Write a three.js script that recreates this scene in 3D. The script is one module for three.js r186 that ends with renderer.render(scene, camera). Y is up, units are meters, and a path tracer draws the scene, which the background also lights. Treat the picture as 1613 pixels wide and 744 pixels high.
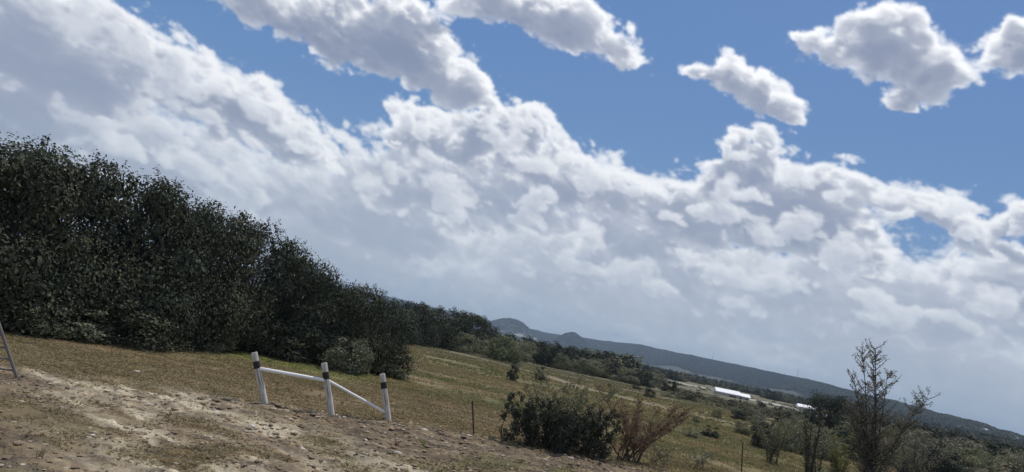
import * as THREE from 'three';
import { mergeGeometries } from 'three/addons/utils/BufferGeometryUtils.js';

// ---------------------------------------------------------------- camera, sun, exposure
const scene = new THREE.Scene();
const EYE = 2.8;
const camera = new THREE.PerspectiveCamera(32.75, 1024 / 472, 0.1, 40000);
camera.rotation.order = 'YXZ';
camera.rotation.set(THREE.MathUtils.degToRad(7.41), 0, THREE.MathUtils.degToRad(11.5));   // hand-held, tilted to one side
camera.position.set(0, EYE, 0);

const renderer = new THREE.WebGLRenderer();
renderer.setSize(1024, 472);
renderer.toneMapping = THREE.LinearToneMapping;
renderer.toneMappingExposure = 1.0;
renderer.shadowMap.enabled = true;

const SUN_AZ = 24, SUN_EL = 56;                      // degrees right of straight ahead, above the horizon
const D2R = Math.PI / 180;
const sunDir = new THREE.Vector3(Math.sin(SUN_AZ * D2R) * Math.cos(SUN_EL * D2R), Math.sin(SUN_EL * D2R), -Math.cos(SUN_AZ * D2R) * Math.cos(SUN_EL * D2R));
const sun = new THREE.DirectionalLight(new THREE.Color(1, 0.94, 0.84), 3.0);
sun.position.copy(sunDir).multiplyScalar(200); sun.target.position.set(0, 0, -40);
sun.castShadow = true; sun.shadow.radius = 3; sun.shadow.mapSize.set(4096, 4096);
Object.assign(sun.shadow.camera, { left: -120, right: 120, top: 120, bottom: -120, near: 1, far: 600 });
scene.add(sun, sun.target);

// ---------------------------------------------------------------- noise helpers (seeded)
function rng(seed) { let a = seed >>> 0; return () => { a = (a + 0x6D2B79F5) | 0; let t = Math.imul(a ^ (a >>> 15), 1 | a); t = (t + Math.imul(t ^ (t >>> 7), 61 | t)) ^ t; return ((t ^ (t >>> 14)) >>> 0) / 4294967296; }; }
const PERM = new Uint8Array(512); { const r = rng(11), p = [...Array(256).keys()]; for (let i = 255; i > 0; i--) { const j = Math.floor(r() * (i + 1));[p[i], p[j]] = [p[j], p[i]]; } for (let i = 0; i < 512; i++) PERM[i] = p[i & 255]; }
const GX = new Float32Array(256), GY = new Float32Array(256), GZ = new Float32Array(256); { const r = rng(5); for (let i = 0; i < 256; i++) { const z = r() * 2 - 1, a = r() * 6.28318, q = Math.sqrt(1 - z * z); GX[i] = q * Math.cos(a); GY[i] = q * Math.sin(a); GZ[i] = z; } }
function noise3(x, y, z) {
  const xi = Math.floor(x), yi = Math.floor(y), zi = Math.floor(z); x -= xi; y -= yi; z -= zi;
  const X = xi & 255, Y = yi & 255, Z = zi & 255, u = x * x * x * (x * (x * 6 - 15) + 10), v = y * y * y * (y * (y * 6 - 15) + 10), w = z * z * z * (z * (z * 6 - 15) + 10);
  const A = PERM[X] + Y, B = PERM[X + 1] + Y, AA = PERM[A] + Z, AB = PERM[A + 1] + Z, BA = PERM[B] + Z, BB = PERM[B + 1] + Z;
  const g = (h, a, b, c) => { h = PERM[h]; return GX[h] * a + GY[h] * b + GZ[h] * c; };
  const l = (t, a, b) => a + t * (b - a);
  return 1.5 * l(w, l(v, l(u, g(AA, x, y, z), g(BA, x - 1, y, z)), l(u, g(AB, x, y - 1, z), g(BB, x - 1, y - 1, z))), l(v, l(u, g(AA + 1, x, y, z - 1), g(BA + 1, x - 1, y, z - 1)), l(u, g(AB + 1, x, y - 1, z - 1), g(BB + 1, x - 1, y - 1, z - 1))));
}
function fbm(x, y, z, oct) { let a = 0.5, s = 0; for (let i = 0; i < oct; i++) { s += a * noise3(x, y, z); a *= 0.5; x = x * 2.03 + 7.1; y = y * 2.03 + 3.7; z = z * 2.03 + 1.3; } return s; }
function billow(x, y, z, oct, gain = 0.5) { let a = 0.5, s = 0; for (let i = 0; i < oct; i++) { s += a * Math.abs(noise3(x, y, z)); a *= gain; x = x * 2.07 + 7.1; y = y * 2.07 + 3.7; z = z * 2.07 + 1.3; } return s; }
const clamp = (v, a = 0, b = 1) => v < a ? a : v > b ? b : v;
const smooth = (a, b, v) => { v = clamp((v - a) / (b - a)); return v * v * (3 - 2 * v); };
const mix = (a, b, t) => a + (b - a) * t;

// ---------------------------------------------------------------- the sky: air and broken cumulus, as directions (azimuth, elevation in degrees)
{
  const W = 4096, Hh = 2048, PX = 360 / W, R0 = Hh / 2 - 24, NR = Hh - R0;       // rows from just under the horizon to the zenith
  const elOf = (j) => (R0 + j + 0.5) / Hh * 180 - 90;
  // cumulus heaps: azimuth, elevation, half length, half height, turn, weight
  const HIGH = [[-19.84,18.57,4.91,1.72,-8,1],[-13.96,18.35,6.81,2.47,-8,1.15],[-8.28,18.02,3.93,1.97,-20,1.05],[-5.19,16.94,1.95,1.77,-38,1],[-10.77,20.49,3.85,1.71,-18,0.9],[-2.79,23.15,5.59,1.81,-2,1],[1.25,22.4,3.46,1.56,-14,1],[5.03,21.51,2.16,0.87,-14,0.95],[13.3,20.67,1.9,1.35,-4,1],[16.13,19.7,2.42,1.25,-10,1],[11.28,20.56,1.19,0.51,-8,0.8],[17.81,18.69,1,0.58,-8,0.8],[23.28,23.46,2.9,2.13,-8,1.1],[19.84,23.17,2.2,0.96,-4,0.8],[26.03,22,2.28,1.6,-8,1],[22.66,24.88,1.54,1,12,0.9],[24.88,20.58,1.55,0.7,-4,0.8],[17.87,23.45,0.89,0.4,-8,0.7],[12.4,21.42,0.76,0.85,12,0.9],[15.72,20.8,0.75,0.67,12,0.85],[25.11,24.48,0.68,0.6,12,0.8],[18.75,23.83,0.4,0.64,-48,0.7],[28.3,21.86,0.59,0.3,-18,0.7],[31,23.19,1.85,1.28,2,1],[30.93,24.65,0.78,0.78,12,0.8]];
  const DECK = [[-32.72,12.25,5.43,3.98,-8,1.3],[-29.78,13.33,4.14,3.01,-24,1.1],[-26.15,12.52,3.54,2.36,-28,1.0],[-22.41,11.99,4.49,2.12,-18,1],[-17.97,11.08,4.66,1.95,-16,1],[-15.07,10.87,2.85,1.04,-8,0.9],[-29.28,6.95,7.6,4.18,-8,1],[-22.47,7.22,6.96,2.86,-10,1],[-19.12,7.01,3.79,1.26,-10,0.8],[-9.5,12.25,1.51,0.8,-4,0.8],[-6.15,12.88,4.02,2.14,-14,1],[-2.29,14.62,2.68,1.97,2,1],[-0.34,15.46,1.52,1.25,12,0.95],[-7.74,9.55,4.92,2.68,-14,1],[-2.3,10.26,5.87,2.71,-14,1],[2.48,12.13,4.95,2.07,-6,1],[6.7,11.99,3.13,1.61,-8,0.9],[10.89,11.57,3.09,1.5,-4,1],[14.77,14.81,1.89,2.58,-68,1.05],[14.27,16.49,0.86,1.03,12,0.8],[16.62,16.78,0.93,0.93,12,0.8],[17.97,13.71,4.64,2.11,-4,1.05],[20.76,14.49,2.47,1.48,2,1],[20.79,11.51,4.56,2.57,-14,1.15],[14.1,10.97,5.21,2.17,-4,1],[23.43,9.77,2.43,1.62,-24,0.95],[8.69,8.7,5.35,2.23,-8,0.95],[25.22,13.73,2.37,0.87,-2,0.9],[27.5,13.56,2.32,1.31,-0,1],[30.14,12.44,2.25,1.35,-10,1],[32.14,11.29,1.24,0.73,-14,0.85],[30.46,9.52,2.62,1.57,-4,1.05],[28.99,10.12,1.3,1.07,12,0.9],[32.21,8.97,2.56,1.68,-4,1.05],[32.23,13.61,0.8,1.16,-48,0.9],[28.66,6.86,4.21,1.91,-4,0.95],[16.83,7.44,6.42,1.97,-4,0.9],[25,6.67,4.39,1.6,-0,0.85],[4.42,6.99,6.76,2.07,-6,0.85],[11.34,6.46,2.65,1.15,-14,0.7]];
  const GREY = [[-34.24,12.85,6.73,2.48,-8,1.2],[-31.21,10.4,5.56,2.22,-10,1.0],[-28.07,12.5,2.31,1.31,-24,0.8],[-33.01,6.6,4.34,2.17,-4,0.9]];                                                       // heavier cloud, thick enough to stay grey
  const r = rng(77);
  for (let i = 0; i < 150; i++) {                                               // the same kind of sky goes on all round
    const az = r() * 360 - 180, el = 14 + Math.pow(r(), 1.2) * 70, n = 1 + Math.floor(r() * 4), keep = Math.abs(az + 2) < 44 && el < 36;
    if (i % 6 === 0 && !keep) GREY.push([az, el, 5 + r() * 5, 2 + r() * 2.5, -8, 1]);
    for (let k = 0; k < n; k++) { const e = [az + (k - n / 2) * 5 * r() / Math.cos(el * D2R), el + (r() - 0.5) * 3, 2 + r() * 5, 1 + r() * 1.8, (r() - 0.5) * 20, 0.8 + r() * 0.3]; if (!keep) HIGH.push(e); }
  }
  for (let i = 0; i < 240; i++) {
    const az = r() * 360 - 180, el = 4 + r() * 12, e = [az, el, 2.5 + r() * 4.5, 1.2 + r() * 2, (r() - 0.5) * 14, 0.8 + r() * 0.4];
    if (Math.abs(az + 1) > 40) DECK.push(e);
  }
  const K = 5;
  function heaps(list, floor) {
    const S = new Float32Array(W * NR).fill(Math.exp(K * floor));
    for (const [az, el, a, b, turn, wt] of list) {
      const c = Math.cos(turn * D2R), s = Math.sin(turn * D2R), reach = Math.max(a, b) * 1.9, ce = Math.max(0.12, Math.cos(el * D2R));
      const j0 = Math.max(0, Math.floor((el - reach + 90) / 180 * Hh - R0)), j1 = Math.min(NR - 1, Math.ceil((el + reach + 90) / 180 * Hh - R0));
      const i0 = Math.floor((az - reach / ce + 90) / PX), i1 = Math.ceil((az + reach / ce + 90) / PX);
      for (let j = j0; j <= j1; j++) for (let i = i0; i <= i1; i++) {
        const dx = ((i + 0.5) * PX - 90 - az) * ce, dy = elOf(j) - el; let x = (dx * c + dy * s) / a, y = (-dx * s + dy * c) / b; if (y < 0) y *= 1.25;
        const v = wt * (1 - Math.sqrt(x * x + y * y)); if (v > floor) S[j * W + ((i % W) + W) % W] += Math.exp(K * v);
      }
    }
    for (let i = 0; i < S.length; i++) S[i] = Math.log(S[i]) / K;
    return S;
  }
  const pick = (M, i, j) => { j = j < 0 ? 0 : j > NR - 1 ? NR - 1 : j | 0; i = i | 0; i = i < 0 ? i + W : i >= W ? i - W : i; return M[j * W + i]; };
  const none = () => 0;
  const row = (seed, lo, hi, n, size) => { const r = rng(seed), list = []; for (let i = 0; i < n; i++) { const a = size * (0.5 + r() * 1.1); list.push([r() * 360 - 180, lo + r() * (hi - lo), a, a * (0.3 + 0.3 * r()), -4 - r() * 10, 0.8 + r() * 0.4]); } return list; };
  const puffs = (from, seed, n, f) => { const r = rng(seed), list = []; for (const [az, el, a, b, turn, wt] of from) for (let i = 0; i < n; i++) { const q = Math.sqrt(r()) * 0.75, t = r() * 6.28318; list.push([az + Math.cos(t) * q * a, el + Math.sin(t) * q * b - 0.15 * b, a * f * (0.5 + 0.7 * r()), b * f * (0.7 + 0.7 * r()), turn - 6 + 12 * r(), 0.85 + 0.3 * r()]); } return list; };
  const layers = [   // M: where the heaps are; amp: how ragged; q: size of the billows; deep: extent along the line of sight; sigma: density; lift: skylight inside
    { M: heaps(row(1, 1, 4.5, 260, 3), -0.5), base: (el) => 0.8 * (1 - smooth(1, 6, el)), amp: 1.8, q: 0.6, deep: 2.2, sigma: 0.7, seed: 51.2, warp: 2, lift: 0.13, gain: 0.62 },
    { M: heaps(row(2, 3, 7, 200, 3.6), -0.6), base: (el) => 0.35 * (1 - smooth(4, 8, el)), amp: 1.8, q: 0.5, deep: 2.2, sigma: 0.85, seed: 71.2, warp: 2, lift: 0.12, gain: 0.68 },
    { M: heaps([...row(3, 5.5, 8.5, 130, 4), ...DECK.filter((h) => h[1] < 9)], -0.75), base: none, amp: 1.8, q: 0.44, deep: 2.4, sigma: 1.1, seed: 41.7, warp: 2.4, lift: 0.10, gain: 0.74 },
    { M: heaps(DECK.filter((h) => h[1] >= 8.6 && h[1] < 12.3), -0.9), base: none, amp: 1.9, q: 0.38, deep: 2.4, sigma: 1.5, seed: 31.7, warp: 2.6, lift: 0.08, gain: 0.8 },
    { M: heaps(DECK.filter((h) => h[1] >= 10.9), -1), base: none, amp: 1.9, q: 0.40, deep: 2.6, sigma: 2.3, seed: 12.9, warp: 2.2, lift: 0.04, gain: 0.9 },
    { M: heaps(puffs(DECK.filter((h) => h[1] >= 6), 5, 3, 0.36), -1), base: none, amp: 1.9, q: 0.5, deep: 1.2, sigma: 1.0, seed: 22.4, warp: 1.6, lift: 0.10, gain: 0.74 },
    { M: heaps(GREY, -1), base: none, amp: 1.6, q: 0.34, deep: 3.2, sigma: 2.4, seed: 62.4, warp: 2.4, lift: 0.07, gain: 0.5 },
    { M: heaps(HIGH, -1), base: none, amp: 1.75, q: 0.42, deep: 2.6, sigma: 2.2, seed: 3.3, warp: 1.8, lift: 0.0, gain: 1.0 },
  ];
  const SUNX = sunDir.x, SUNY = sunDir.y, SUNZ = sunDir.z, NS = 32, LS = [0.35, 0.9, 1.9, 3.6];
  // radiance towards one direction
  function look(az, el, out) {
    const e = Math.max(0, el), ce = Math.cos(el * D2R), se = Math.sin(el * D2R), X = Math.sin(az * D2R) * ce, Z = -Math.cos(az * D2R) * ce;
    const h1 = Math.exp(-e / 6), h2 = 1 - Math.exp(-e / 21);                     // clear air: milky at the horizon, deeper blue higher up
    const cosS = X * SUNX + se * SUNY + Z * SUNZ, glow = 0.10 * Math.pow(Math.max(0, cosS), 6);
    let c0 = mix(mix(0.20, 0.052, h2), 0.37, h1) + glow, c1 = mix(mix(0.375, 0.15, h2), 0.46, h1) + glow, c2 = mix(mix(0.62, 0.43, h2), 0.56, h1) + glow;
    let da = SUN_AZ - az; if (da > 180) da -= 360; if (da < -180) da += 360;
    const ix = Math.sin(da * D2R) * Math.cos(SUN_EL * D2R) / ce / PX, iy = (Math.sin(SUN_EL * D2R) * ce - Math.cos(SUN_EL * D2R) * se * Math.cos(da * D2R)) / PX;
    const I = (az + 90) / PX, J = (el + 90) / 180 * Hh - R0, far = Math.exp(-e / 7.5);
    for (const L of layers) {
      const q = L.q, px = X * 57.3 * q, py = (se * 57.3 + 0.17 * 57.3 * X) * q * 1.6, pz = Z * 57.3 * q;
      if (pick(L.M, I, J) + L.base(el) < -0.62) continue;
      const wx = fbm(px * 0.55 + L.seed, py * 0.55, pz * 0.55, 3) * L.warp / PX, wy = fbm(px * 0.55, py * 0.55 + L.seed, pz * 0.55 + 9, 3) * L.warp * 0.7 / PX;
      const m0 = pick(L.M, I + wx / ce, J + wy) + L.base(el); if (m0 < -0.55) continue;
      const r2 = (1 - m0) * (1 - m0);
      let T = 1, s0 = 0, amb = 0; const dt = 2 * L.deep / NS, jit = (Math.abs(Math.sin(I * 12.9898 + J * 78.233)) * 43758.5) % 1;
      for (let k = 0; k < NS && T > 0.02; k++) {
        const rho = -L.deep + (k + jit) * dt, g = 1 + rho / 57.3, rr = rho / L.deep;
        const v = 1 - Math.sqrt(r2 + rr * rr); if (v < -0.5) continue;
        const d = v + L.amp * (billow(px * g + L.seed, py * g, pz * g, 7, 0.585) - 0.30);
        if (d <= 0) continue;
        const dens = Math.min(1, d * 4.2) * L.sigma;
        let tau = 0, last = 0;
        for (const l of LS) {
          const gx = (X * (57.3 + rho) + SUNX * l) * q + L.seed, gy = (se * (57.3 + rho) + SUNY * l + 0.17 * 57.3 * X) * q * 1.6, gz = (Z * (57.3 + rho) + SUNZ * l) * q;
          const ml = pick(L.M, I + wx / ce + ix * l, J + wy + iy * l) + L.base(el + iy * l * PX), rl = (rho + cosS * l) / L.deep, vl = 1 - Math.sqrt((1 - ml) * (1 - ml) + rl * rl);
          if (vl > -0.5) { const dl = vl + L.amp * (billow(gx, gy, gz, l < 1 ? 4 : 2, 0.55) + (l < 1 ? 0 : 0.06) - 0.30); if (dl > 0) tau += Math.min(1, dl * 3.2) * L.sigma * (l - last); }
          last = l;
        }
        const a = 1 - Math.exp(-dens * dt);
        s0 += T * a * (0.72 * Math.exp(-tau * 1.15) + 0.28 * Math.exp(-tau * 0.25)); amb += T * a; T *= 1 - a;
      }
      const alpha = 1 - T; if (alpha < 0.004) continue;
      const f = Math.min(1, s0 / alpha + 0.26 * Math.exp(-Math.max(0, m0 + 0.12) * 5.5));
      let w0 = 0.185 + L.lift + 0.88 * L.gain * f + glow, w1 = 0.235 + L.lift + 0.84 * L.gain * f + glow, w2 = 0.37 + L.lift + 0.72 * L.gain * f + glow;
      w0 = mix(w0, 0.40, far * 0.85); w1 = mix(w1, 0.49, far * 0.85); w2 = mix(w2, 0.585, far * 0.85);
      c0 = mix(c0, w0, alpha); c1 = mix(c1, w1, alpha); c2 = mix(c2, w2, alpha);
    }
    out[0] = c0; out[1] = c1; out[2] = c2;
  }
  const data = new Float32Array(W * Hh * 4), out = [0, 0, 0];
  const put = (i, j) => { look((i + 0.5) * PX - 90, elOf(j), out); const o = ((R0 + j) * W + i) * 4; data[o] = out[0]; data[o + 1] = out[1]; data[o + 2] = out[2]; data[o + 3] = 1; };
  const i0 = Math.floor((-58 + 90) / PX), i1 = Math.ceil((56 + 90) / PX), jTop = Math.ceil((36 + 90) / 180 * Hh - R0), Q = 8;
  for (let j = 0; j < jTop; j++) for (let i = i0; i <= i1; i++) put(i, j);      // every texel of the part that can be looked at closely
  const cw = W / Q, ch = Math.ceil(NR / Q) + 1, coarse = new Float32Array(cw * ch * 3);
  for (let j = 0; j < ch; j++) for (let i = 0; i < cw; i++) { look((i * Q + 0.5) * PX - 90, Math.min(89.9, elOf(j * Q)), out); coarse.set(out, (j * cw + i) * 3); }
  for (let j = 0; j < NR; j++) for (let i = 0; i < W; i++) {
    if (j < jTop && i >= i0 && i <= i1) continue;
    const x = i / Q, y = j / Q, xi = Math.floor(x), yi = Math.floor(y), fx = x - xi, fy = y - yi, o = ((R0 + j) * W + i) * 4;
    for (let c = 0; c < 3; c++) { const g = (a, b) => coarse[(Math.min(ch - 1, b) * cw + a % cw) * 3 + c]; data[o + c] = mix(mix(g(xi, yi), g(xi + 1, yi), fx), mix(g(xi, yi + 1), g(xi + 1, yi + 1), fx), fy); }
    data[o + 3] = 1;
  }
  for (let o = 0; o < R0 * W * 4; o += 4) { data[o] = 0.3; data[o + 1] = 0.33; data[o + 2] = 0.34; data[o + 3] = 1; }
  const sky = new THREE.DataTexture(data, W, Hh, THREE.RGBAFormat, THREE.FloatType);
  sky.mapping = THREE.EquirectangularReflectionMapping; sky.magFilter = THREE.LinearFilter; sky.minFilter = THREE.LinearFilter; sky.wrapS = THREE.RepeatWrapping; sky.colorSpace = THREE.LinearSRGBColorSpace; sky.needsUpdate = true;
  scene.background = sky; scene.environment = sky;
}

// ---------------------------------------------------------------- naming
const taken = new Map();
function numbered(name) { const n = taken.get(name) ?? 0; taken.set(name, n + 1); return n ? `${name}_${String(n).padStart(3, '0')}` : name; }
function tag(o, label, category, group) { o.userData.label = label; o.userData.category = category; if (group) o.userData.group = group; return o; }
function thing(name, label, category, pos, group) { const g = new THREE.Group(); g.name = numbered(name); g.position.set(...pos); scene.add(g); return tag(g, label, category, group); }
function part(name, geometry, material, parent) { const m = new THREE.Mesh(geometry, material); m.name = name; m.castShadow = m.receiveShadow = true; parent.add(m); return m; }
function structure(name, geometry, material) { const m = part(numbered(name), geometry, material, scene); m.userData.kind = 'structure'; return m; }
const lin = (r, g, b) => new THREE.Color().setRGB(r, g, b);

// ---------------------------------------------------------------- terrain
const PALE_TRACK = [[-26, -25], [-11.6, -21.0], [-8.4, -19.9], [-6.4, -19.0], [-5.0, -18.2], [-3.3, -16.9], [-1.6, -15.3], [1.5, -12.2], [6, -7]];
const PALE_TRACK_2 = [[-22, -23.2], [-10.4, -20.2], [-8.2, -18.6], [-6.5, -16.6], [-5.2, -14], [-3.9, -11.8], [-1.5, -8], [1, -4]];
const FAR_TRACK = [[-6, -113], [6.7, -90], [9.4, -76], [13.2, -70.5], [18, -67], [22, -66], [34, -64], [60, -62]];
function toLine(x, z, line) { let best = 1e9; for (let i = 1; i < line.length; i++) { const [ax, az] = line[i - 1], [bx, bz] = line[i], dx = bx - ax, dz = bz - az, t = clamp(((x - ax) * dx + (z - az) * dz) / (dx * dx + dz * dz)), d = Math.hypot(x - ax - dx * t, z - az - dz * t); if (d < best) best = d; } return best; }
const fenceZ = (x) => -22.6 - 0.42 * (x + 3) + (x > 0 ? 0.32 * x : 0);          // the bare strip ends along the old fence line
function bare(x, z) {                                                            // 1 on trodden dirt, 0 in the grass
  const edge = fenceZ(x) + 1.1 * fbm(x * 0.35, 4.2, z * 0.35, 3);
  let b = smooth(-0.6, 1.2, z - edge) * (1 - smooth(3.0, 6.5, x + (z + 16) * 0.35 + 2.2 * fbm(x * 0.3, 8.8, z * 0.3, 3)));
  if (x < -8) b *= 1 - smooth(0.5, 3.5, -18.6 - 0.30 * (x + 8) - z) * 0.75;
  const green = fbm(x * 0.42 + 3, 1.7, z * 0.42, 4);
  b *= 1 - 0.8 * smooth(-0.02, 0.32, green + 0.13 * smooth(3.5, 6, Math.hypot(x + 6.6, z + 12.9) < 4 ? 6 : 0) + (z > -19 ? 0.10 * smooth(-3, 0.5, x) : 0));
  return b;
}
function paleness(x, z) {
  const w = 0.35 * fbm(x * 0.6, 2.2, z * 0.6, 3), d1 = toLine(x, z, PALE_TRACK) + w, d2 = toLine(x, z, PALE_TRACK_2) + w;
  let p = Math.max(1 - smooth(0.15, 1.0, d1), 0.85 * (1 - smooth(0.1, 0.9, d2)), 0.5 * (1 - smooth(0.8, 2.6, Math.min(d1, d2))));
  const u = x * 0.87 + z * 0.49, t = x * -0.49 + z * 0.87, streak = fbm(u * 0.5, 9.1, t * 2.4, 4);
  return clamp(p * (0.7 + 2.6 * streak) + 0.5 * smooth(0.24, 0.42, streak) * (p > 0.02 ? 1 : 0.35));
}
const ridgeHeight = (r) => 12 * smooth(700, 2200, r);
function height(x, z) {
  const r = Math.hypot(x, z); let h = ridgeHeight(r) - 0.5 * smooth(120, 240, r) + 1.6 * smooth(260, 620, r) + 0.5 * fbm(x * 0.006, 3.3, z * 0.006, 3) * smooth(70, 300, r);
  h += 0.10 * fbm(x * 0.09, 5.5, z * 0.09, 2) * smooth(8, 30, r);
  if (r < 80) {
    const near = 1 - smooth(45, 80, r), b = z > -30 ? bare(x, z) : 0;
    h += near * (0.05 * fbm(x * 0.7, 1.1, z * 1.1, 3) + (0.02 + 0.15 * b) * fbm(x * 1.7 + 3, 6.1, z * 2.6, 4) + 0.09 * b * (billow(x * 3.1, 2.2, z * 4.2, 2) - 0.25));
    const d = Math.min(toLine(x, z, PALE_TRACK), toLine(x, z, PALE_TRACK_2)); h -= 0.05 * Math.exp(-d * d * 3) * near;
  }
  return h;
}
function groundColor(x, z, out) {
  const r = Math.hypot(x, z), n1 = fbm(x * 0.12, 7.7, z * 0.3, 3), n2 = fbm(x * 1.3, 2.9, z * 2.6, 3), n3 = fbm(x * 0.035 + 5, 1.2, z * 0.06, 3);
  // grassland: olive, tan and brown bands
  let tan = smooth(-0.16, 0.20, n1 * 1.2 + 0.5 * n2 + 0.35 * fbm(x * 0.05, 6.6, z * 0.16, 3)), R = mix(0.112, 0.18, tan), G = mix(0.104, 0.138, tan), B = mix(0.028, 0.052, tan);
  if (z < -28 && z > -41 && x < -4) { const g = smooth(-41, -37, z) * (1 - smooth(-31.5, -28.5, z)) * (1 - smooth(-6, -4, x)); R = mix(R, 0.155, g); G = mix(G, 0.165, g); B = mix(B, 0.036, g); }   // greener strip along the thicket
  const brown = smooth(0.02, 0.3, n3 + (r < 34 ? 0.16 : 0)); R = mix(R, 0.19, brown * 0.6); G = mix(G, 0.13, brown * 0.6); B = mix(B, 0.068, brown * 0.6);
  const straw = (1 - smooth(3, 9, Math.abs(Math.hypot(x + 1, z + 47) - 2))) * smooth(-0.1, 0.25, n1 + n2 * 0.5); R = mix(R, 0.27, straw * 0.8); G = mix(G, 0.205, straw * 0.8); B = mix(B, 0.11, straw * 0.8);
  const ft = toLine(x, z, FAR_TRACK), tr = (1 - smooth(0.4, 2.2, ft + 1.4 * n2)) * 0.75; R = mix(R, 0.27, tr); G = mix(G, 0.205, tr); B = mix(B, 0.145, tr);
  const past = smooth(75, 120, r); R = mix(R, 0.14, past * 0.8); G = mix(G, 0.125, past * 0.8); B = mix(B, 0.066, past * 0.8);
  // pale caliche cuts and lanes far out in the valley
  if (r > 180) { const az = Math.atan2(x, -z) / D2R, q = fbm(az * 0.5, r * 0.004, 3.1, 3), s = Math.max((1 - smooth(12, 24, Math.abs(r - 400 - 60 * q))) * smooth(10.8, 11.8, az) * (1 - smooth(15.2, 16.2, az)), (1 - smooth(15, 30, Math.abs(r - 330 - 60 * q))) * smooth(17.6, 18.4, az) * (1 - smooth(24, 27, az)), (1 - smooth(90, 200, Math.abs(r - 1250 - 300 * q))) * smooth(7, 8, az) * (1 - smooth(15, 17, az)), (1 - smooth(120, 240, Math.abs(r - 1900 - 300 * q))) * smooth(-1, 0, az) * (1 - smooth(6.5, 8, az))) * smooth(-0.35, 0, q + 0.2); R = mix(R, 0.46, s * 0.9); G = mix(G, 0.43, s * 0.9); B = mix(B, 0.38, s * 0.9); }
  if (r < 90 && z > -30) {
    const b = bare(x, z), p = paleness(x, z), v = 0.82 + 1.3 * n2 + 0.8 * fbm(x * 5, 3.3, z * 7, 2);
    let r2 = 0.172 * v, g2 = 0.124 * v, b2 = 0.068 * v;
    r2 = mix(r2, 0.54, p); g2 = mix(g2, 0.465, p); b2 = mix(b2, 0.325, p);
    R = mix(R, r2, b); G = mix(G, g2, b); B = mix(B, b2, b);
  }
  const k = r < 300 ? 1 + 0.5 * n2 : 1; out[0] = clamp(R * k, 0.02, 0.6); out[1] = clamp(G * k, 0.02, 0.6); out[2] = clamp(B * k, 0.015, 0.6);
}
function soilTexture() {
  const N = 512, d = new Uint8Array(N * N * 4), q = 2 * Math.PI / N;
  for (let j = 0; j < N; j++) for (let i = 0; i < N; i++) {
    const a = i * q, b = j * q, x = Math.cos(a), y = Math.sin(a), z = Math.cos(b), w = Math.sin(b);
    const v = 0.5 * fbm(x * 4 + w * 3, y * 4 + 5, z * 4, 3) + 0.9 * fbm(x * 12 + w * 9, y * 12 + 5, z * 12, 3);
    const c = 255 * clamp(0.86 + v * 0.75, 0.3, 1); d.set([c, c, c, 255], (j * N + i) * 4);
  }
  const t = new THREE.DataTexture(d, N, N); t.wrapS = t.wrapT = THREE.RepeatWrapping; t.magFilter = THREE.LinearFilter; t.minFilter = THREE.LinearFilter; t.needsUpdate = true; return t;
}
{
  const azs = []; for (let a = -44; a <= 44.001; a += 0.17) azs.push(a); for (let a = 48; a < 315; a += 4) azs.push(a);
  const rings = []; for (let r = 2; r < 45; r *= 1.0072) rings.push(r); for (let r = rings.at(-1) * 1.01; r < 500; r *= 1.014) rings.push(r); for (let r = rings.at(-1) * 1.03; r < 9600; r *= 1.05) rings.push(r);
  const na = azs.length, nr = rings.length, P = new Float32Array((na * nr + 1) * 3), C = new Float32Array((na * nr + 1) * 3), U = new Float32Array((na * nr + 1) * 2), c = [0, 0, 0], I = [];
  for (let j = 0; j < nr; j++) for (let i = 0; i < na; i++) {
    const k = j * na + i, x = Math.sin(azs[i] * D2R) * rings[j], z = -Math.cos(azs[i] * D2R) * rings[j];
    P.set([x, height(x, z), z], k * 3); groundColor(x, z, c); C.set(c, k * 3); U.set([x / 2.3, z / 2.3], k * 2);
  }
  const m = na * nr; P.set([0, height(0, -1), 0], m * 3); C.set([0.15, 0.11, 0.07], m * 3);
  for (let i = 0; i < na; i++) { const n = (i + 1) % na; I.push(m, n, i); for (let j = 0; j < nr - 1; j++) { const a = j * na + i, b = j * na + n, d = a + na, e = b + na; I.push(a, b, e, a, e, d); } }
  const g = new THREE.BufferGeometry(); g.setAttribute('position', new THREE.BufferAttribute(P, 3)); g.setAttribute('color', new THREE.BufferAttribute(C, 3)); g.setAttribute('uv', new THREE.BufferAttribute(U, 2)); g.setIndex(I); g.computeVertexNormals();
  const t = soilTexture();
  structure('ground', g, new THREE.MeshStandardMaterial({ vertexColors: true, map: t, bumpMap: t, bumpScale: 0.02, roughness: 0.95 }));
}

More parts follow.
